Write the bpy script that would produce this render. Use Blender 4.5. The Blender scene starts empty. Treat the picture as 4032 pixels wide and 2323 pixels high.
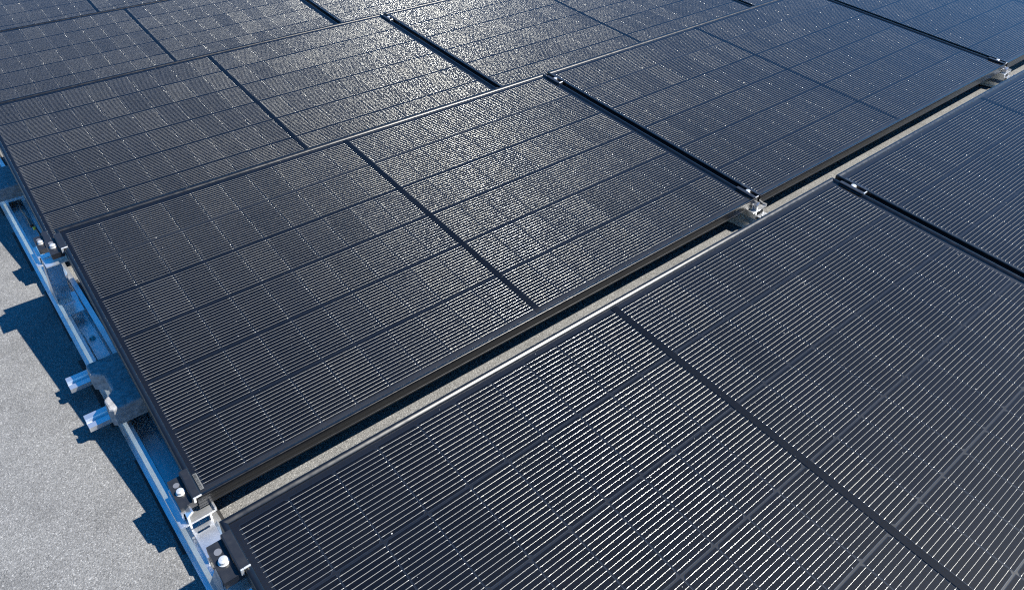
import bpy, bmesh, math, random
from mathutils import Matrix, Vector
random.seed(7)
scene = bpy.context.scene
COL = scene.collection

# ------------------------------------------------------------------ camera
GZ = 0.115                                   # top of the second row's low edge above the roof
def look(yaw, pitch, roll):
    f = Vector((math.sin(yaw)*math.cos(pitch), math.cos(yaw)*math.cos(pitch), math.sin(pitch)))
    r = f.cross(Vector((0, 0, 1))).normalized(); u = r.cross(f)
    c, s = math.cos(roll), math.sin(roll)
    return c*r + s*u, -s*r + c*u, f
cam_d = bpy.data.cameras.new('camera'); cam = bpy.data.objects.new('camera', cam_d); COL.objects.link(cam)
R_, U_, F_ = look(0.6580340540, -0.4946010909, -0.0467231196)
cam.matrix_world = Matrix(((R_.x, U_.x, -F_.x, -0.1658912), (R_.y, U_.y, -F_.y, -1.3277846),
                           (R_.z, U_.z, -F_.z, 1.2920231 + GZ), (0, 0, 0, 1)))
cam_d.sensor_width = 36; cam_d.lens = 3091.33/4032*36; cam_d.shift_y = (781.91-1161.5)/4032
cam_d.clip_start = 0.02; cam_d.clip_end = 2000
scene.camera = cam

# ------------------------------------------------------------------ sky, sun, exposure
SUN = Vector((0.507, -0.44, 0.741)).normalized()
world = bpy.data.worlds.new('World'); scene.world = world; world.use_nodes = True
wn = world.node_tree; wn.nodes.clear()
sky = wn.nodes.new('ShaderNodeTexSky'); sky.sky_type = 'NISHITA'; sky.sun_disc = False
sky.sun_elevation = math.asin(SUN.z); sky.sun_rotation = math.atan2(SUN.x, SUN.y)
sky.air_density = 1.0; sky.dust_density = 0.0; sky.ozone_density = 6.0; sky.altitude = 300
bg = wn.nodes.new('ShaderNodeBackground'); bg.inputs[1].default_value = 0.105
wo = wn.nodes.new('ShaderNodeOutputWorld')
hs = wn.nodes.new('ShaderNodeHueSaturation'); hs.inputs['Saturation'].default_value = 1.3; hs.inputs['Value'].default_value = 1.0
wn.links.new(sky.outputs[0], hs.inputs['Color']); wn.links.new(hs.outputs[0], bg.inputs[0]); wn.links.new(bg.outputs[0], wo.inputs[0])
sd = bpy.data.lights.new('sun', 'SUN'); sd.energy = 5.0; sd.angle = math.radians(0.53); sd.color = (1, 0.955, 0.87)
so = bpy.data.objects.new('sun', sd); COL.objects.link(so)
so.rotation_euler = (-SUN).to_track_quat('-Z', 'Y').to_euler(); so.location = (3, -3, 6)
vs = scene.view_settings
vs.view_transform = 'Standard'; vs.look = 'None'; vs.gamma = 1; vs.exposure = 0.95; vs.use_curve_mapping = False
cy = scene.cycles
cy.use_denoising = False; cy.max_bounces = 6; cy.diffuse_bounces = 2; cy.glossy_bounces = 4; cy.transparent_max_bounces = 6
cy.caustics_reflective = False; cy.caustics_refractive = False; cy.sample_clamp_indirect = 3.0; cy.filter_width = 1.2

# ------------------------------------------------------------------ helpers
def mat(name):
    m = bpy.data.materials.new(name); m.use_nodes = True
    nt = m.node_tree; nt.nodes.clear()
    out = nt.nodes.new('ShaderNodeOutputMaterial')
    return m, nt, out
def node(nt, typ, **kw):
    n = nt.nodes.new(typ)
    for k, v in kw.items():
        if k.startswith('i_'): n.inputs[k[2:].replace('_', ' ')].default_value = v
        else: setattr(n, k, v)
    return n
def ramp(nt, src, stops):
    r = nt.nodes.new('ShaderNodeValToRGB'); e = r.color_ramp.elements
    while len(e) < len(stops): e.new(0.5)
    for k, (p, c) in enumerate(stops):
        e[k].position = p; e[k].color = c if len(c) == 4 else (*c, 1)
    nt.links.new(src, r.inputs[0]); return r
def principled(name, col, rough, metal=0.0, spec=0.5, noise=None, bump=None, rnoise=None, aniso=0.0):
    """noise=(scale, low, high) multiplies the colour; bump=(scale, strength, distance); rnoise=(scale, lo, hi)"""
    m, nt, out = mat(name)
    p = nt.nodes.new('ShaderNodeBsdfPrincipled')
    p.inputs['Base Color'].default_value = (*col, 1); p.inputs['Roughness'].default_value = rough
    p.inputs['Metallic'].default_value = metal; p.inputs['Specular IOR Level'].default_value = spec
    p.inputs['Anisotropic'].default_value = aniso
    tc = nt.nodes.new('ShaderNodeTexCoord')
    if noise:
        n = node(nt, 'ShaderNodeTexNoise'); n.inputs['Scale'].default_value = noise[0]; n.inputs['Detail'].default_value = 6
        nt.links.new(tc.outputs['Object'], n.inputs['Vector'])
        lo = tuple(c*noise[1] for c in col); hi = tuple(min(1, c*noise[2]) for c in col)
        r = ramp(nt, n.outputs['Fac'], [(0.3, lo), (0.7, hi)])
        nt.links.new(r.outputs[0], p.inputs['Base Color'])
    if rnoise:
        n = node(nt, 'ShaderNodeTexNoise'); n.inputs['Scale'].default_value = rnoise[0]; n.inputs['Detail'].default_value = 5
        nt.links.new(tc.outputs['Object'], n.inputs['Vector'])
        r = node(nt, 'ShaderNodeMapRange'); r.inputs['From Min'].default_value = 0.3; r.inputs['From Max'].default_value = 0.7
        r.inputs['To Min'].default_value = rnoise[1]; r.inputs['To Max'].default_value = rnoise[2]
        nt.links.new(n.outputs['Fac'], r.inputs['Value']); nt.links.new(r.outputs[0], p.inputs['Roughness'])
    if bump:
        n = node(nt, 'ShaderNodeTexNoise'); n.inputs['Scale'].default_value = bump[0]; n.inputs['Detail'].default_value = 8
        nt.links.new(tc.outputs['Object'], n.inputs['Vector'])
        b = node(nt, 'ShaderNodeBump'); b.inputs['Strength'].default_value = bump[1]; b.inputs['Distance'].default_value = bump[2]
        nt.links.new(n.outputs['Fac'], b.inputs['Height']); nt.links.new(b.outputs[0], p.inputs['Normal'])
    nt.links.new(p.outputs[0], out.inputs[0])
    return m

M = {}
M['frame'] = principled('black_anodised_frame', (0.004, 0.0046, 0.006), 0.29, spec=0.55, rnoise=(60, 0.24, 0.34))
M['alu'] = principled('mill_aluminium', (0.86, 0.87, 0.88), 0.36, metal=0.86, noise=(25, 0.88, 1.02), rnoise=(14, 0.28, 0.46))
M['clamp'] = principled('black_clamp', (0.014, 0.015, 0.018), 0.38, spec=0.6, rnoise=(90, 0.3, 0.46))
M['steel'] = principled('stainless_bolt', (0.80, 0.78, 0.74), 0.36, metal=0.6)
def wire_material():
    m, nt, out = mat('tinned_wire')
    p = nt.nodes.new('ShaderNodeBsdfPrincipled'); p.inputs['Base Color'].default_value = (0.72, 0.71, 0.68, 1); p.inputs['Metallic'].default_value = 0.5
    a = node(nt, 'ShaderNodeAttribute', attribute_name='tone')
    r = node(nt, 'ShaderNodeMapRange'); r.inputs['To Min'].default_value = 0.22; r.inputs['To Max'].default_value = 0.30
    nt.links.new(a.outputs['Fac'], r.inputs['Value']); nt.links.new(r.outputs[0], p.inputs['Roughness'])
    c = ramp(nt, a.outputs['Fac'], [(0.0, (0.50, 0.50, 0.49)), (1.0, (0.62, 0.61, 0.58))]); nt.links.new(c.outputs[0], p.inputs['Base Color'])
    nt.links.new(p.outputs[0], out.inputs[0]); return m
M['wire'] = wire_material()
M['glint'] = principled('pale_gap_glint', (0.20, 0.21, 0.23), 0.35, metal=0.6)  # pale grey that stands for a glint, brightness put into the colour
M['dullsteel'] = principled('dull_washer', (0.25, 0.25, 0.26), 0.45, metal=0.6)
M['rubber'] = principled('rubber_mat', (0.018, 0.018, 0.019), 0.8, noise=(80, 0.6, 1.6), bump=(300, 0.4, 0.002))
M['concrete'] = principled('grey_concrete', (0.30, 0.30, 0.305), 0.9, spec=0.2, noise=(90, 0.65, 1.2), bump=(420, 0.6, 0.0015))
M['cable'] = principled('cable_jacket', (0.02, 0.02, 0.02), 0.45)
M['yellow'] = principled('yellow_sticker', (0.72, 0.60, 0.03), 0.4)
M['white'] = principled('white_sticker', (0.16, 0.165, 0.17), 0.5)
M['ink'] = principled('black_ink', (0.01, 0.01, 0.01), 0.6)
M['back'] = principled('black_backsheet', (0.0014, 0.0022, 0.0055), 0.45, spec=0.5)
M['strip'] = principled('black_cover_strip', (0.0012, 0.0015, 0.0028), 0.6, spec=0.1)
M['edge'] = principled('cell_edge', (0.020, 0.030, 0.050), 0.35, metal=0.3)
M['speck'] = principled('dust_speck', (0.6, 0.58, 0.54), 0.9)

def cell_material():
    m, nt, out = mat('silicon_cell')
    p = nt.nodes.new('ShaderNodeBsdfPrincipled'); p.inputs['Roughness'].default_value = 0.5
    p.inputs['Specular IOR Level'].default_value = 0.12
    oi = nt.nodes.new('ShaderNodeObjectInfo')
    r = ramp(nt, oi.outputs['Random'], [(0.0, (0.0006, 0.0009, 0.0026)), (0.6, (0.0008, 0.0012, 0.0034)), (1.0, (0.0011, 0.0017, 0.0046))])
    nt.links.new(r.outputs[0], p.inputs['Base Color']); nt.links.new(p.outputs[0], out.inputs[0])
    return m
M['cell'] = cell_material()

def glass_material():
    m, nt, out = mat('solar_glass')
    tc = nt.nodes.new('ShaderNodeTexCoord'); oi = nt.nodes.new('ShaderNodeObjectInfo')
    off = node(nt, 'ShaderNodeVectorMath', operation='ADD')
    nt.links.new(tc.outputs['Object'], off.inputs[0])
    sc = node(nt, 'ShaderNodeMath', operation='MULTIPLY'); sc.inputs[1].default_value = 37.0
    nt.links.new(oi.outputs['Random'], sc.inputs[0])
    cmb = nt.nodes.new('ShaderNodeCombineXYZ'); nt.links.new(sc.outputs[0], cmb.inputs[0]); nt.links.new(sc.outputs[0], cmb.inputs[1])
    nt.links.new(cmb.outputs[0], off.inputs[1])
    fine = node(nt, 'ShaderNodeTexNoise'); fine.inputs['Scale'].default_value = 900; fine.inputs['Detail'].default_value = 2
    nt.links.new(off.outputs[0], fine.inputs['Vector'])
    bmp = node(nt, 'ShaderNodeBump'); bmp.inputs['Strength'].default_value = 0.10; bmp.inputs['Distance'].default_value = 0.0004
    nt.links.new(fine.outputs['Fac'], bmp.inputs['Height'])
    fr = nt.nodes.new('ShaderNodeFresnel'); fr.inputs['IOR'].default_value = 1.4
    gl = nt.nodes.new('ShaderNodeBsdfGlossy'); gl.inputs['Roughness'].default_value = 0.13
    nt.links.new(bmp.outputs[0], gl.inputs['Normal'])
    tr = nt.nodes.new('ShaderNodeBsdfTransparent'); tr.inputs[0].default_value = (0.95, 0.96, 0.96, 1)
    mx = nt.nodes.new('ShaderNodeMixShader')
    nt.links.new(fr.outputs[0], mx.inputs[0]); nt.links.new(tr.outputs[0], mx.inputs[1]); nt.links.new(gl.outputs[0], mx.inputs[2])
    # thin film of dust, patchy
    n1 = node(nt, 'ShaderNodeTexNoise'); n1.inputs['Scale'].default_value = 4.5; n1.inputs['Detail'].default_value = 9; n1.inputs['Roughness'].default_value = 0.72
    nt.links.new(off.outputs[0], n1.inputs['Vector'])
    r1 = node(nt, 'ShaderNodeMapRange'); r1.inputs['From Min'].default_value = 0.42; r1.inputs['From Max'].default_value = 0.78
    r1.inputs['To Min'].default_value = 0.0004; r1.inputs['To Max'].default_value = 0.006
    nt.links.new(n1.outputs['Fac'], r1.inputs['Value'])
    sx = nt.nodes.new('ShaderNodeSeparateXYZ'); nt.links.new(tc.outputs['Object'], sx.inputs[0])
    ed = node(nt, 'ShaderNodeMapRange'); ed.inputs['From Min'].default_value = 0.012; ed.inputs['From Max'].default_value = 0.034
    ed.inputs['To Min'].default_value = 0.05; ed.inputs['To Max'].default_value = 0.0
    nt.links.new(sx.outputs['Y'], ed.inputs['Value'])
    em = node(nt, 'ShaderNodeMath', operation='MULTIPLY'); nt.links.new(ed.outputs[0], em.inputs[0]); nt.links.new(n1.outputs['Fac'], em.inputs[1])
    es = node(nt, 'ShaderNodeMath', operation='ADD'); nt.links.new(em.outputs[0], es.inputs[0]); nt.links.new(r1.outputs[0], es.inputs[1])
    df = nt.nodes.new('ShaderNodeBsdfDiffuse'); df.inputs[0].default_value = (0.55, 0.56, 0.58, 1)
    mx2 = nt.nodes.new('ShaderNodeMixShader')
    nt.links.new(es.outputs[0], mx2.inputs[0]); nt.links.new(mx.outputs[0], mx2.inputs[1]); nt.links.new(df.outputs[0], mx2.inputs[2])
    nt.links.new(mx2.outputs[0], out.inputs[0])
    return m
M['glass'] = glass_material()

def roof_material():
    m, nt, out = mat('mineral_roofing_felt')
    tc = nt.nodes.new('ShaderNodeTexCoord')
    p = nt.nodes.new('ShaderNodeBsdfPrincipled'); p.inputs['Roughness'].default_value = 0.92; p.inputs['Specular IOR Level'].default_value = 0.15
    vo = node(nt, 'ShaderNodeTexVoronoi'); vo.inputs['Scale'].default_value = 480; vo.inputs['Randomness'].default_value = 1
    nt.links.new(tc.outputs['Object'], vo.inputs['Vector'])
    sep = nt.nodes.new('ShaderNodeSeparateColor'); nt.links.new(vo.outputs['Color'], sep.inputs[0])
    gr = ramp(nt, sep.outputs[0], [(0.0, (0.11, 0.109, 0.106)), (0.25, (0.165, 0.164, 0.16)), (0.7, (0.215, 0.213, 0.207)), (0.93, (0.28, 0.277, 0.268)), (1.0, (0.42, 0.415, 0.40))])
    n2 = node(nt, 'ShaderNodeTexNoise'); n2.inputs['Scale'].default_value = 7; n2.inputs['Detail'].default_value = 8; n2.inputs['Roughness'].default_value = 0.65
    nt.links.new(tc.outputs['Object'], n2.inputs['Vector'])
    r2 = ramp(nt, n2.outputs['Fac'], [(0.25, (0.72, 0.72, 0.72)), (0.5, (0.96, 0.96, 0.96)), (0.75, (1.08, 1.08, 1.07))])
    mul = node(nt, 'ShaderNodeMix', data_type='RGBA', blend_type='MULTIPLY'); mul.inputs[0].default_value = 1
    nt.links.new(gr.outputs[0], mul.inputs[6]); nt.links.new(r2.outputs[0], mul.inputs[7])
    # dark scuffs
    n3 = node(nt, 'ShaderNodeTexNoise'); n3.inputs['Scale'].default_value = 16; n3.inputs['Detail'].default_value = 10; n3.inputs['Roughness'].default_value = 0.8
    nt.links.new(tc.outputs['Object'], n3.inputs['Vector'])
    r3 = ramp(nt, n3.outputs['Fac'], [(0.64, (1, 1, 1)), (0.74, (0.42, 0.42, 0.42))])
    mul2 = node(nt, 'ShaderNodeMix', data_type='RGBA', blend_type='MULTIPLY'); mul2.inputs[0].default_value = 1
    nt.links.new(mul.outputs[2], mul2.inputs[6]); nt.links.new(r3.outputs[0], mul2.inputs[7])
    nt.links.new(mul2.outputs[2], p.inputs['Base Color'])
    n4 = node(nt, 'ShaderNodeTexNoise'); n4.inputs['Scale'].default_value = 260; n4.inputs['Detail'].default_value = 5
    nt.links.new(tc.outputs['Object'], n4.inputs['Vector'])
    b1 = node(nt, 'ShaderNodeBump'); b1.inputs['Strength'].default_value = 0.55; b1.inputs['Distance'].default_value = 0.004
    nt.links.new(n4.outputs['Fac'], b1.inputs['Height'])
    b2 = node(nt, 'ShaderNodeBump', invert=True); b2.inputs['Strength'].default_value = 0.5; b2.inputs['Distance'].default_value = 0.002
    nt.links.new(vo.outputs['Distance'], b2.inputs['Height']); nt.links.new(b1.outputs[0], b2.inputs['Normal'])
    nt.links.new(b2.outputs[0], p.inputs['Normal']); nt.links.new(p.outputs[0], out.inputs[0])
    return m
M['roof'] = roof_material()

class MB:
    """collects faces, builds one mesh"""
    def __init__(s): s.v = []; s.f = []; s.sm = []; s.mi = []
    def quad_box(s, x0, x1, y0, y1, z0, z1, b=0.0, mi=0):
        """box with chamfered edges (b)"""
        bm = bmesh.new()
        bmesh.ops.create_cube(bm, size=1)
        for v in bm.verts:
            v.co = Vector((x0 if v.co.x < 0 else x1, y0 if v.co.y < 0 else y1, z0 if v.co.z < 0 else z1))
        if b > 0:
            bmesh.ops.bevel(bm, geom=list(bm.edges), offset=b, segments=1, affect='EDGES', profile=0.5)
        s.add_bm(bm, mi)
    def add_bm(s, bm, mi=0, smooth=False):
        n = len(s.v); bm.verts.ensure_lookup_table(); bm.verts.index_update()
        s.v += [tuple(v.co) for v in bm.verts]
        for f in bm.faces:
            s.f.append([n + v.index for v in f.verts]); s.sm.append(smooth); s.mi.append(mi)
        bm.free()
    def prism(s, poly, lo, hi, axis='y', mi=0, smooth=False):
        """closed polygon extruded along an axis; poly in the other two axes (x,z), (y,z) or (x,y); counter-clockwise in given order"""
        n = len(s.v); k = len(poly)
        for t in (lo, hi):
            for a, b in poly:
                s.v.append({'y': (a, t, b), 'x': (t, a, b), 'z': (a, b, t)}[axis])
        fl = axis == 'y'
        for i in range(k):
            j = (i+1) % k
            q = [n+i, n+j, n+k+j, n+k+i]
            s.f.append(q[::-1] if fl else q); s.sm.append(smooth); s.mi.append(mi)
        a = list(range(n, n+k)); b = list(range(n+k, n+2*k))
        s.f.append(a if fl else a[::-1]); s.f.append(b[::-1] if fl else b); s.sm += [False, False]; s.mi += [mi, mi]
    def cyl(s, c, r, z0, z1, seg=16, mi=0, r2=None):
        n = len(s.v); r2 = r if r2 is None else r2
        for z, rr in ((z0, r), (z1, r2)):
            for i in range(seg):
                a = 2*math.pi*i/seg; s.v.append((c[0]+rr*math.cos(a), c[1]+rr*math.sin(a), z))
        for i in range(seg):
            j = (i+1) % seg; s.f.append([n+i, n+j, n+seg+j, n+seg+i]); s.sm.append(True); s.mi.append(mi)
        s.f.append(list(range(n+seg-1, n-1, -1))); s.f.append(list(range(n+seg, n+2*seg))); s.sm += [False, False]; s.mi += [mi, mi]
    def mesh(s, name, mats, sharp=None):
        me = bpy.data.meshes.new(name); me.from_pydata(s.v, [], s.f); 
        for m in mats: me.materials.append(m)
        me.polygons.foreach_set('use_smooth', s.sm); me.polygons.foreach_set('material_index', s.mi)
        me.update()
        bm = bmesh.new(); bm.from_mesh(me); bmesh.ops.recalc_face_normals(bm, faces=bm.faces); bm.to_mesh(me); bm.free()
        if sharp: me.set_sharp_from_angle(angle=math.radians(sharp))
        return me

def add(name, me, parent=None, loc=(0, 0, 0), rot=None, kind=None, label=None, cat=None, group=None):
    o = bpy.data.objects.new(name, me); COL.objects.link(o); o.location = loc
    if rot: o.rotation_euler = rot
    if parent is not None: o.parent = parent
    if kind: o['kind'] = kind
    if label: o['label'] = label
    if cat: o['category'] = cat
    if group: o['group'] = group
    return o

# ------------------------------------------------------------------ layout
W, H, TILT, PITCH, GAP = 1.903, 1.1061, 0.1558386, 1.3411711, 0.02224
OFF = {0: (0, 0, 0), 1: (-0.0113, -0.0085, 0.0069), 2: (0, 0, 0), 3: (-0.0078, -0.0059, 0.0110), 4: (-0.0263, -0.0013, -0.0015), 5: (-0.06, 0, 0)}
def base(r, c):
    d = OFF[r]
    return Vector((c*(W+GAP)+d[0], (r-2)*PITCH+d[1], GZ+d[2]))
ORD = {1: 'front row', 2: 'second row from the front', 3: 'third row from the front', 4: 'fourth row from the front', 5: 'fifth row from the front'}

# ------------------------------------------------------------------ the roof
def roof():
    me = bpy.data.meshes.new('roof'); s = 400
    me.from_pydata([(-s, -s, 0), (s, -s, 0), (s, s, 0), (-s, s, 0)], [], [[0, 1, 2, 3]]); me.materials.append(M['roof'])
    add('roof', me, kind='structure')
roof()

# ------------------------------------------------------------------ solar panel
MX, MY, CG = 0.0250, 0.0225, 0.0195            # margins and centre gap
CW = (W - 2*MX - CG)/20; CH = (H - 2*MY)/6     # pitch of the half cells
GX, GY = 0.0015, 0.0032                        # gaps between cells
Z_GLASS, Z_CELL, Z_BACK = -0.0046, -0.0068, -0.0074
NW = 16
def cell_x(i): return MX + i*CW + (CG if i >= 10 else 0)

def cell_mesh(flip):
    w, h, c = CW-GX, CH-GY, 0.0065
    def outline(d):
        cc = c - d*0.6
        if not flip: p = [(d, d), (w-d-cc, d), (w-d, d+cc), (w-d, h-d-cc), (w-d-cc, h-d), (d, h-d)]
        else: p = [(d+cc, d), (w-d, d), (w-d, h-d), (d+cc, h-d), (d, h-d-cc), (d, d+cc)]
        return p
    mb = MB(); o = outline(0); i = outline(0.0007); k = 6
    mb.v = [(x, y, 0) for x, y in i] + [(x, y, -0.00005) for x, y in o] + [(x, y, Z_BACK-Z_CELL) for x, y in o]
    mb.f.append(list(range(6))); mb.mi.append(0)
    for q in range(6):
        r = (q+1) % 6
        mb.f.append([q, q+k, r+k, r]); mb.mi.append(1)
        mb.f.append([q+k, q+2*k, r+2*k, r+k]); mb.mi.append(1)
    mb.sm = [False]*len(mb.f)
    return mb.mesh('cell', [M['cell'], M['edge']])
CELLS = [cell_mesh(False), cell_mesh(True)]

def wires_mesh(seed):
    rnd = random.Random(seed)
    v = []; f = []; tone = []
    prof = [(math.cos(a), math.sin(a)) for a in (math.radians(-5), math.radians(45), math.radians(90), math.radians(135), math.radians(185))]
    sp = CH/16.8
    for j in range(6):
        y0 = MY + j*CH + 0.9*sp
        for i in range(20):
            x0 = cell_x(i); w = CW - GX
            rs = 0.00038*rnd.uniform(0.92, 1.08); yo = rnd.gauss(0, 0.0003); sl = rnd.gauss(0, 0.0003); tn = rnd.random()
            a = -0.0030 if i in (0, 10) else 0.0004; b = w + (0.0030 if i in (9, 19) else -0.0004)
            for n in range(NW):
                yy = y0 + n*sp + yo + rnd.gauss(0, 0.0001)
                e1 = rnd.uniform(1.0, 1.45); e2 = rnd.uniform(1.0, 1.45); mid = rnd.uniform(0.3, 0.7); t0 = min(1, max(0, tn + rnd.gauss(0, 0.12)))
                st = [(a, -0.4, 0.9, 0), (a+0.0008, 0.0, 1.0, .5), (0.0028, 0.0, e1, 1), (0.0058, 0.0, e1, 1), (0.0072, 0.0, 1.0, 0), (0.0110, 0.0, 1.0, 0), (w*mid, 0.0, 1.0, 0),
                      (w-0.0110, 0.0, 1.0, 0), (w-0.0072, 0.0, 1.0, 0), (w-0.0058, 0.0, e2, 1), (w-0.0028, 0.0, e2, 1), (b-0.0008, 0.0, 1.0, .5), (b, -0.4, 0.9, 0)]
                n0 = len(v)
                for t, z, r, pad in st:
                    R = rs*r
                    for ca, sa in prof:
                        v.append((x0+t, yy + sl*(t/w-0.5) + R*ca, Z_CELL + 0.0002 + z*0.0005 + R*sa*0.9)); tone.append(min(1.0, t0*0.8 + pad*0.35))
                for q in range(len(st)-1):
                    for s in range(4):
                        f.append((n0+q*5+s, n0+q*5+s+1, n0+q*5+5+s+1, n0+q*5+5+s))
    me = bpy.data.meshes.new('busbar_wires'); me.from_pydata(v, [], f); me.materials.append(M['wire'])
    me.polygons.foreach_set('use_smooth', [True]*len(f))
    at = me.attributes.new('tone', 'FLOAT', 'POINT'); at.data.foreach_set('value', tone); me.update()
    return me
WIRES = [wires_mesh(1), wires_mesh(2)]

def frame_meshes():
    # a = inward from the outer face, b = height; broad rounded inner lip, ribbed outer face
    prof = [(0, -0.0345), (0.0006, -0.0350), (0.0220, -0.0350), (0.0220, -0.0335), (0.0020, -0.0335), (0.0020, -0.0078), (0.0120, -0.0078), (0.0120, -0.0046),
            (0.0116, -0.0040), (0.0108, -0.0032), (0.0078, -0.0014), (0.0056, -0.0003), (0.0044, 0.0), (0.0018, 0.0), (0.0007, -0.0004), (0, -0.0014),
            (0, -0.0090), (0.0005, -0.0096), (0.0005, -0.0108), (0, -0.0114), (0, -0.0185), (0.0005, -0.0191), (0.0005, -0.0203), (0, -0.0209), (0, -0.0280), (0.0008, -0.0286), (0.0008, -0.0294), (0, -0.0300)]
    def bar(L, place):
        mb = MB(); k = len(prof)
        mb.v = [place(a, a, b) for a, b in prof] + [place(L-a, a, b) for a, b in prof]
        for i in range(k):
            j = (i+1) % k; mb.f.append([i, j, k+j, k+i])
        mb.f.append(list(range(k))[::-1]); mb.f.append(list(range(k, 2*k)))
        mb.sm = [True]*len(mb.f); mb.mi = [0]*len(mb.f)
        return mb.mesh('frame_bar', [M['frame']], sharp=38)
    return [bar(W, lambda t, a, b: (t, a, b)), bar(W, lambda t, a, b: (t, H-a, b)), bar(H, lambda t, a, b: (a, t, b)), bar(H, lambda t, a, b: (W-a, t, b))]
FRAMES = frame_meshes()

def sheet(name, x0, x1, y0, y1, z, m, t=0.0):
    mb = MB()
    if t: mb.quad_box(x0, x1, y0, y1, z-t, z)
    else:
        mb.v = [(x0, y0, z), (x1, y0, z), (x1, y1, z), (x0, y1, z)]; mb.f = [[0, 1, 2, 3]]; mb.sm = [False]; mb.mi = [0]
    return mb.mesh(name, [m])
GLASS = sheet('glass', 0.0118, W-0.0118, 0.0118, H-0.0118, Z_GLASS, M['glass'])
BACK = sheet('backsheet', 0.0025, W-0.0025, 0.0025, H-0.0025, Z_BACK, M['back'], t=0.0004)
STRIP = sheet('centre_strip', cell_x(9)+CW-GX+0.0016, cell_x(10)-0.0016, MY-0.008, H-MY+0.008, Z_CELL+0.0016, M['strip'], t=0.0012)

GLINT = sheet('gap_glint', MX+0.002, W-MX-0.002, MY+5*CH-0.0008, MY+5*CH+0.0008, Z_CELL+0.0002, M['glint'], t=0.0004)  # thin pale strip added to imitate a sun glint along one cell gap

def specks(seed):
    rnd = random.Random(seed); mb = MB()
    for _ in range(170):
        x = rnd.uniform(0.02, W-0.02); y = rnd.uniform(0.02, H-0.02); r = 0.0005*math.exp(rnd.gauss(0, 0.55)); n = len(mb.v); a0 = rnd.random()*6
        k = 5; mb.v += [(x+r*math.cos(a0+2*math.pi*i/k)*rnd.uniform(.7, 1.3), y+r*math.sin(a0+2*math.pi*i/k)*rnd.uniform(.7, 1.3), Z_GLASS+0.0001) for i in range(k)] + [(x, y, Z_GLASS+0.0001+r*0.6)]
        for i in range(k): mb.f.append([n+i, n+(i+1) % k, n+k]); mb.sm.append(False); mb.mi.append(0)
    return mb.mesh('dust_specks', [M['speck']])
SPECKS = [specks(3), specks(4), specks(5)]

def junction_mesh():
    mb = MB()
    for x in (0.5*W-0.4, 0.5*W, 0.5*W+0.4): mb.quad_box(x-0.03, x+0.03, H-0.12, H-0.05, -0.028, -0.0085, 0.003)
    return mb.mesh('junction_boxes', [M['cable']])
JUNC = junction_mesh()

def solar_panel(r, c, label):
    e = bpy.data.objects.new('solar_module', None); COL.objects.link(e)
    e.location = base(r, c); e.rotation_euler = (TILT, 0, 0); e.empty_display_size = 0.1
    e['label'] = label; e['category'] = 'solar panel'; e['group'] = 'solar panels in rows on the roof'
    for k in range(4): add('frame_bar', FRAMES[k], e)
    add('backsheet', BACK, e)
    for j in range(6):
        for i in range(20):
            add('cell', CELLS[(j+r) % 2], e, (cell_x(i)+random.gauss(0, 0.00012), MY+j*CH+GY/2+random.gauss(0, 0.00012), Z_CELL))
    add('busbar_wires', WIRES[(r+c) % 2], e, kind='stuff')
    add('centre_strip', STRIP, e)
    if r == 2: add('gap_glint', GLINT, e)
    add('glass', GLASS, e)
    add('dust_specks', SPECKS[(r*3+c) % 3], e, kind='stuff')
    return e
CNAME = {0: 'leftmost', 1: 'second from the left', 2: 'third from the left', 3: 'fourth from the left'}
SPOTS = [(1, 0), (1, 1), (2, 0), (2, 1), (2, 2), (3, 0), (3, 1), (3, 2), (4, 0), (4, 1), (4, 2), (5, 0), (5, 1)]
PAN = {}
for r, c in SPOTS:
    PAN[r, c] = solar_panel(r, c, 'black solar panel, %s in the %s' % (CNAME[c], ORD[r]))# % (ORD[r], CNAME[c]))

# serial-number sticker under the glass of the second row's left panel
def barcode(e):
    mb = MB(); mb.quad_box(0.0135, 0.0215, 0.020, 0.066, Z_GLASS-0.0012, Z_GLASS-0.0006, mi=0)
    y = 0.022
    rnd = random.Random(11)
    while y < 0.063:
        w = rnd.choice((0.0006, 0.0009, 0.0014)); mb.quad_box(0.0140, 0.0195, y, y+w, Z_GLASS-0.0007, Z_GLASS-0.0004, mi=1); y += w + rnd.choice((0.0007, 0.001, 0.0016))
    add('barcode_sticker', mb.mesh('barcode_sticker', [M['white'], M['ink']]), e, label='small white barcode sticker')
barcode(PAN[2, 0])

# ------------------------------------------------------------------ mounting rails
RX = {0: -0.006, 1: W+GAP/2+0.004, 2: 2*(W+GAP)-GAP/2+0.004}
SKEW = 0.0115
def channel_mesh(y0, y1):
    p = [(-0.040, 0.0115), (0.036, 0.0115), (0.036, 0.0450), (0.0215, 0.0450), (0.0215, 0.0385), (0.0240, 0.0385), (0.0240, 0.0425), (0.0335, 0.0425), (0.0335, 0.0150),
         (0.0180, 0.0150), (0.0165, 0.0175), (-0.0185, 0.0175), (-0.0200, 0.0150),
         (-0.0355, 0.0150), (-0.0355, 0.0330), (-0.0290, 0.0425), (-0.0250, 0.0425), (-0.0250, 0.0385), (-0.0225, 0.0385), (-0.0225, 0.0450), (-0.0305, 0.0450), (-0.0385, 0.0340), (-0.0385, 0.0150), (-0.0470, 0.0150), (-0.0470, 0.0115)]
    mb = MB(); mb.prism([(x, z-0.0085) for x, z in p], y0, y1, 'y'); return mb.mesh('channel', [M['alu']])
CHAN = channel_mesh(-1.75, 5.4)
def mat_mesh():
    mb = MB(); mb.quad_box(-0.054, 0.048, -0.17, 0.17, 0.0, 0.0028, 0.0008); return mb.mesh('rubber_mat', [M['rubber']])
MAT = mat_mesh()
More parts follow.
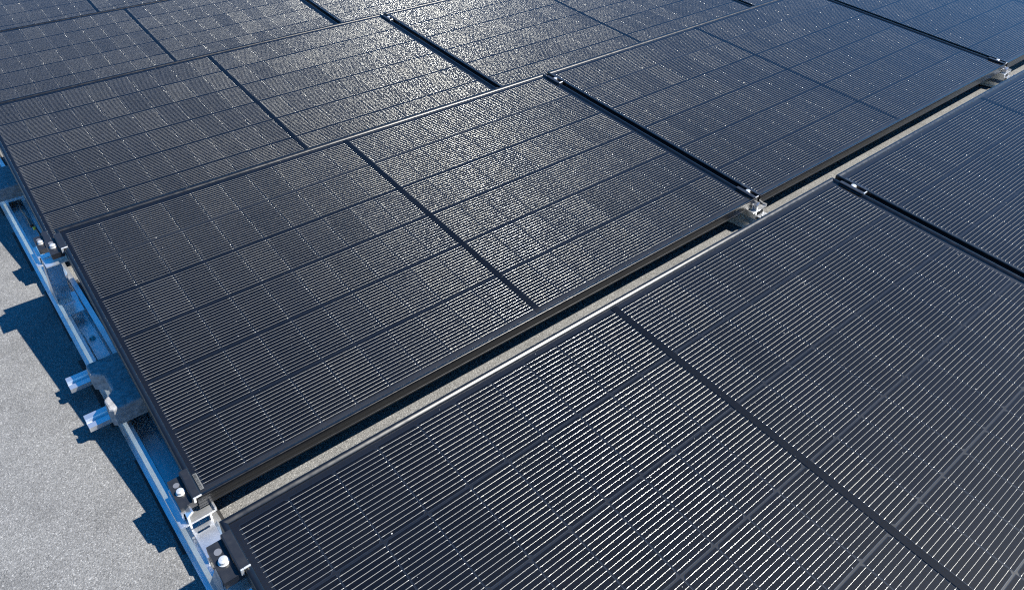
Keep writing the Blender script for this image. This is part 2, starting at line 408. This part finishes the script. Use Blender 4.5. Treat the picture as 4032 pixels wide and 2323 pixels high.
def low_bracket_mesh():
    """extrusion that carries the low edge: base bar, two feet, upright with a hooked head; its cut end faces the open side"""
    mb = MB()
    p = [(-0.042, 0.0690), (0.034, 0.0690), (0.034, 0.0800), (0.030, 0.0800), (0.030, 0.0735), (-0.0200, 0.0735), (-0.0200, 0.0900), (-0.0100, 0.0970), (-0.0100, 0.1010), (-0.0135, 0.1010), (-0.0245, 0.0925),
         (-0.0245, 0.0735), (-0.042, 0.0735)]
    mb.prism(p, -0.012, 0.088, 'y')
    for x in (-0.024, 0.0175): mb.quad_box(x, x+0.004, -0.010, 0.086, 0.0367, 0.0688)
    mb.quad_box(-0.031, -0.0275, 0.002, 0.086, 0.0737, 0.0925)
    mb.quad_box(-0.031, -0.0205, 0.002, 0.086, 0.0927, 0.0950)
    return mb.mesh('low_bracket', [M['alu']])
LOWB = low_bracket_mesh()
def cover_mesh():
    """folded sheet bridging the rail between two rows, with a slot near the bracket"""
    mb = MB()
    p = [(-0.0240, 0.0370), (-0.0222, 0.0370), (-0.0222, 0.0532), (0.0162, 0.0532), (0.0162, 0.0370), (0.0200, 0.0370), (0.0245, 0.0600), (0.0225, 0.0612), (0.0185, 0.0550), (-0.0240, 0.0550)]
    mb.prism(p, -0.100, -0.030, 'y')
    mb.quad_box(-0.0240, -0.0170, -0.0299, -0.0230, 0.0532, 0.0550); mb.quad_box(0.0090, 0.0185, -0.0299, -0.0230, 0.0532, 0.0550)
    mb.quad_box(-0.0240, 0.0185, -0.0229, -0.0125, 0.0532, 0.0550)
    return mb.mesh('cover_plate', [M['alu']])
COVER = cover_mesh()
def post_mesh():
    """upright folded plate under the high edge, leaning back towards its foot"""
    mb = MB()
    yt, zt, yb, zb = 1.040, 0.236, 1.122, 0.0395
    def q(x0, x1, ya, za, yb_, zb_, t):
        n = len(mb.v)
        for x in (x0, x1):
            mb.v += [(x, ya, za), (x, yb_, zb_), (x, yb_+t, zb_), (x, ya+t, za)]
        for f in ([0, 1, 2, 3], [7, 6, 5, 4], [0, 4, 5, 1], [1, 5, 6, 2], [2, 6, 7, 3], [3, 7, 4, 0]):
            mb.f.append([n+i for i in f]); mb.sm.append(False); mb.mi.append(0)
    q(-0.036, 0.004, yt, zt, yb, zb, 0.003)
    q(-0.036, -0.0335, yt+0.0032, zt-0.004, yb+0.0032, zb+0.002, 0.022)
    q(0.0015, 0.004, yt+0.0032, zt-0.004, yb+0.0032, zb+0.002, 0.022)
    # sloping side fin down to the rail on the open side
    n = len(mb.v)
    for x in (-0.0395, -0.0370): mb.v += [(x, 1.052, 0.226), (x, 1.066, 0.226), (x, 1.205, 0.0385), (x, 1.105, 0.0385)]
    for f in ([0, 1, 2, 3], [7, 6, 5, 4], [0, 4, 5, 1], [1, 5, 6, 2], [2, 6, 7, 3], [3, 7, 4, 0]):
        mb.f.append([n+i for i in f]); mb.sm.append(False); mb.mi.append(0)
    # foot with a slot in it
    mb.quad_box(-0.036, 0.018, 1.098, 1.150, 0.0370, 0.0395)
    mb.quad_box(-0.030, -0.022, 1.080, 1.0978, 0.0370, 0.0395); mb.quad_box(0.006, 0.016, 1.080, 1.0978, 0.0370, 0.0395)
    mb.quad_box(-0.030, 0.016, 1.020, 1.0798, 0.0370, 0.0395)
    # head plate under the clamp
    mb.quad_box(-0.040, 0.030, 0.985, 1.070, 0.2290, 0.2325)
    return mb.mesh('rear_post', [M['alu']])
POST = post_mesh()
def splice_mesh():
    mb = MB()
    p = [(-0.0170, 0.0180), (0.0150, 0.0180), (0.0150, 0.0330), (0.0130, 0.0330), (0.0130, 0.0205), (-0.0150, 0.0205), (-0.0150, 0.0330), (-0.0170, 0.0330)]
    mb.prism([(x, z-0.0085) for x, z in p], 0.735, 0.930, 'y'); return mb.mesh('splice_plate', [M['alu']])
SPLICE = splice_mesh()
def bolt_mesh(r=0.0075, h=0.0075):
    mb = MB(); mb.cyl((0, 0), r*1.25, 0, 0.0012, 18); mb.cyl((0, 0), r, 0.0013, h, 18); mb.cyl((0, 0), r, h, h+0.0012, 18, r2=r*0.75)
    mb.cyl((0, 0), r*0.42, h+0.0013, h+0.0016, 6)
    return mb.mesh('bolt', [M['steel']], sharp=40)
BOLT = bolt_mesh()
def ring_mesh():
    mb = MB(); mb.cyl((0, 0), 0.0065, 0, 0.0009, 18); return mb.mesh('washer', [M['dullsteel']])
RING = ring_mesh()
def end_clamp_mesh():
    mb = MB()
    mb.prism([(-0.0350, -0.0260), (-0.0015, -0.0260), (-0.0015, 0.0006), (0.0090, 0.0006), (0.0090, 0.0022), (0.0078, 0.0036), (-0.0060, 0.0036), (-0.0085, 0.0022), (-0.0095, -0.0085), (-0.0350, -0.0085)], 0, 0.078, 'y')
    return mb.mesh('end_clamp', [M['clamp']])
ENDC = end_clamp_mesh()
def end_cap_mesh():
    mb = MB(); mb.quad_box(-0.0012, 0.0105, -0.0030, 0.0, 0.0004, 0.0042, 0.0006); mb.quad_box(-0.0070, -0.0015, -0.0030, 0.0, -0.0120, 0.0040, 0.0006)
    return mb.mesh('clamp_stop', [M['steel']])
CAPM = end_cap_mesh()
def mid_clamp_mesh():
    g = GAP
    mb = MB()
    mb.prism([(-g+0.0020, -0.0200), (-0.0020, -0.0200), (-0.0020, 0.0006), (0.0085, 0.0006), (0.0085, 0.0026), (-0.0030, 0.0032), (-0.0042, -0.0050), (-g+0.0042, -0.0050), (-g+0.0030, 0.0032), (-g-0.0085, 0.0032), (-g-0.0100, 0.0020), (-g-0.0100, 0.0006), (-g+0.0020, 0.0006)], 0, 0.076, 'y')
    return mb.mesh('mid_clamp', [M['clamp']])
MIDC = mid_clamp_mesh()
def cross_bar_mesh(x0, x1):
    """two flat-topped ribs with a groove between them, open at the ends"""
    mb = MB()
    p = [(-0.029, 0.0368), (-0.0265, 0.0368), (-0.0265, 0.0470), (-0.0100, 0.0470), (-0.0070, 0.0385), (0.0070, 0.0385), (0.0100, 0.0470), (0.0265, 0.0470), (0.0265, 0.0368), (0.029, 0.0368),
         (0.029, 0.0490), (0.0090, 0.0490), (0.0055, 0.0405), (-0.0055, 0.0405), (-0.0090, 0.0490), (-0.029, 0.0490)]
    mb.prism(p, x0, x1, 'x'); return mb.mesh('cross_bar', [M['alu']])

RLAB = {0: 'aluminium mounting rail along the open left side of the panels', 1: 'aluminium mounting rail under the first joint between panel columns', 2: 'aluminium mounting rail under the joint at the top right corner'}
for c in (0, 1, 2):
    e = bpy.data.objects.new('mounting_rail', None); COL.objects.link(e)
    e.location = (RX[c], 0, 0); e.rotation_euler = (0, 0, SKEW); e.empty_display_size = 0.1
    e['label'] = RLAB[c]; e['category'] = 'rail'; e['group'] = 'mounting rails under the panels'
    add('channel', CHAN, e)
    for k in range(13): add('rubber_mat', MAT, e, (random.gauss(0, 0.003), -1.35+k*0.5+random.gauss(0, 0.02), 0), (0, 0, random.gauss(0, 0.006)))
    inv = Matrix.Translation(Vector(e.location)) @ Matrix.Rotation(SKEW, 4, 'Z'); inv = inv.inverted()
    for r in (1, 2, 3, 4):
        if (r, c) not in PAN: continue
        b = base(r, c); yo = b.y; zo = b.z - GZ
        add('low_bracket', LOWB, e, (0, yo, 0)); 
        if r > 1: add('cover_plate', COVER, e, (0, yo, 0))
        add('rear_post', POST, e, (0, yo, 0))
        sp = add('splice_plate', SPLICE, e, (0, yo, 0))
        for yy in (0.765, 0.895): add('bolt', BOLT, sp, (-0.001, yy, 0.0122))
        pm = Matrix.Translation(b) @ Matrix.Rotation(TILT, 4, 'X')
        for v in (0.004, 1.000):
            o = add('end_clamp' if c == 0 else 'mid_clamp', ENDC if c == 0 else MIDC, e)
            o.matrix_local = inv @ pm @ Matrix.Translation((0, v, 0))
            if c == 0:
                add('bolt', BOLT, o, (-0.0215, 0.036, -0.0084)); add('washer', RING, o, (-0.0225, 0.058, -0.0084)); add('clamp_stop', CAPM, o, (0, 0, 0))
            else:
                add('bolt', BOLT, o, (-GAP/2, 0.040, -0.0049)); add('clamp_stop', CAPM, o, (-GAP+0.003, 0, 0))
    if c == 0:
        cb = cross_bar_mesh(-0.108, 0.46)
        for y in (0.672, 0.487, 2.190, 2.020): add('cross_bar', cb, e, (0, y, 0))
    if c == 1:
        mb = MB(); mb.quad_box(-0.0252, -0.0242, -0.090, -0.030, 0.0385, 0.0525)
        add('yellow_sticker', mb.mesh('yellow_sticker', [M['yellow']]), e, label='yellow sticker on the side of the rail')

# ------------------------------------------------------------------ ballast stones (double-T paving blocks)
def stone_mesh(seed):
    rnd = random.Random(seed)
    L, Wd, wa = 0.115, 0.082, 0.056          # half length along the rail, half width, half waist
    pts = [(-L, -Wd+0.008), (-L+0.008, -Wd), (-0.064, -Wd), (-0.036, -wa), (0.036, -wa), (0.064, -Wd), (L-0.008, -Wd), (L, -Wd+0.008),
           (L, Wd-0.008), (L-0.008, Wd), (0.064, Wd), (0.036, wa), (-0.036, wa), (-0.064, Wd), (-L+0.008, Wd), (-L, Wd-0.008)]
    bm = bmesh.new()
    vs_ = [bm.verts.new((x, y, 0)) for y, x in [(p[0], p[1]) for p in pts]]
    f = bm.faces.new(vs_); r = bmesh.ops.extrude_face_region(bm, geom=[f])
    up = [v for v in r['geom'] if isinstance(v, bmesh.types.BMVert)]
    bmesh.ops.translate(bm, verts=up, vec=(0, 0, 0.050))
    bmesh.ops.recalc_face_normals(bm, faces=bm.faces)
    top = [e for e in bm.edges if all(abs(v.co.z-0.050) < 1e-6 for v in e.verts)]
    bmesh.ops.bevel(bm, geom=top, offset=0.005, segments=2, affect='EDGES', profile=0.5)
    bmesh.ops.triangulate(bm, faces=[f for f in bm.faces if len(f.verts) > 4])
    bmesh.ops.subdivide_edges(bm, edges=bm.edges, cuts=2, use_grid_fill=True)
    for v in bm.verts: v.co += Vector((rnd.gauss(0, 1), rnd.gauss(0, 1), rnd.gauss(0, 1)))*0.00018
    me = bpy.data.meshes.new('ballast_stone'); bm.to_mesh(me); bm.free(); me.materials.append(M['concrete'])
    return me
add('ballast_stone', stone_mesh(1), None, (0.012, 0.535, 0.0495), (0, 0, 0.012), label='grey concrete ballast block beside the second row, on two metal bars', cat='paving stone', group='ballast stones on the cross bars')
add('ballast_stone', stone_mesh(2), None, (-0.004, 2.105, 0.0495), (0, 0, -0.01), label='grey concrete ballast block beside the third row at the left edge', cat='paving stone', group='ballast stones on the cross bars')

# ------------------------------------------------------------------ solar cable beside the third row
def tube(name, pts, rad, m, seg=8):
    v = []; f = []
    P_ = [Vector(p) for p in pts]
    fine = []
    for i in range(len(P_)-1):
        p0 = P_[max(i-1, 0)]; p1 = P_[i]; p2 = P_[i+1]; p3 = P_[min(i+2, len(P_)-1)]
        for k in range(6):
            t = k/6; fine.append(0.5*((2*p1)+(-p0+p2)*t+(2*p0-5*p1+4*p2-p3)*t*t+(-p0+3*p1-3*p2+p3)*t**3))
    fine.append(P_[-1])
    for i, p in enumerate(fine):
        d = (fine[min(i+1, len(fine)-1)]-fine[max(i-1, 0)]).normalized(); a = d.cross(Vector((0, 0, 1))).normalized(); b = a.cross(d)
        for k in range(seg):
            an = 2*math.pi*k/seg; v.append(p + rad*(math.cos(an)*a + math.sin(an)*b))
    for i in range(len(fine)-1):
        for k in range(seg):
            j = (k+1) % seg; f.append([i*seg+k, i*seg+j, (i+1)*seg+j, (i+1)*seg+k])
    f.append(list(range(seg))[::-1]); f.append([(len(fine)-1)*seg+k for k in range(seg)])
    me = bpy.data.meshes.new(name); me.from_pydata([tuple(q) for q in v], [], f); me.materials.append(m)
    me.polygons.foreach_set('use_smooth', [True]*len(f)); me.update(); return me
ce = bpy.data.objects.new('solar_cable', None); COL.objects.link(ce); ce['label'] = 'thin black cable with connector tucked beside the third row edge'; ce['category'] = 'cable'
add('jacket', tube('jacket', [(-0.020, 1.96, 0.048), (-0.026, 1.84, 0.062), (-0.028, 1.76, 0.085), (-0.024, 1.66, 0.092), (-0.016, 1.58, 0.088), (-0.008, 1.50, 0.075), (0.02, 1.44, 0.07)], 0.0032, M['cable']), ce)
mb = MB(); mb.quad_box(-0.029, -0.018, 1.60, 1.66, 0.084, 0.096, 0.002); add('connector', mb.mesh('connector', [M['cable']]), ce)
mb = MB(); mb.quad_box(-0.0245, -0.0155, 1.575, 1.587, 0.0838, 0.0935, 0.002); add('ring', mb.mesh('ring', [M['yellow']]), ce)
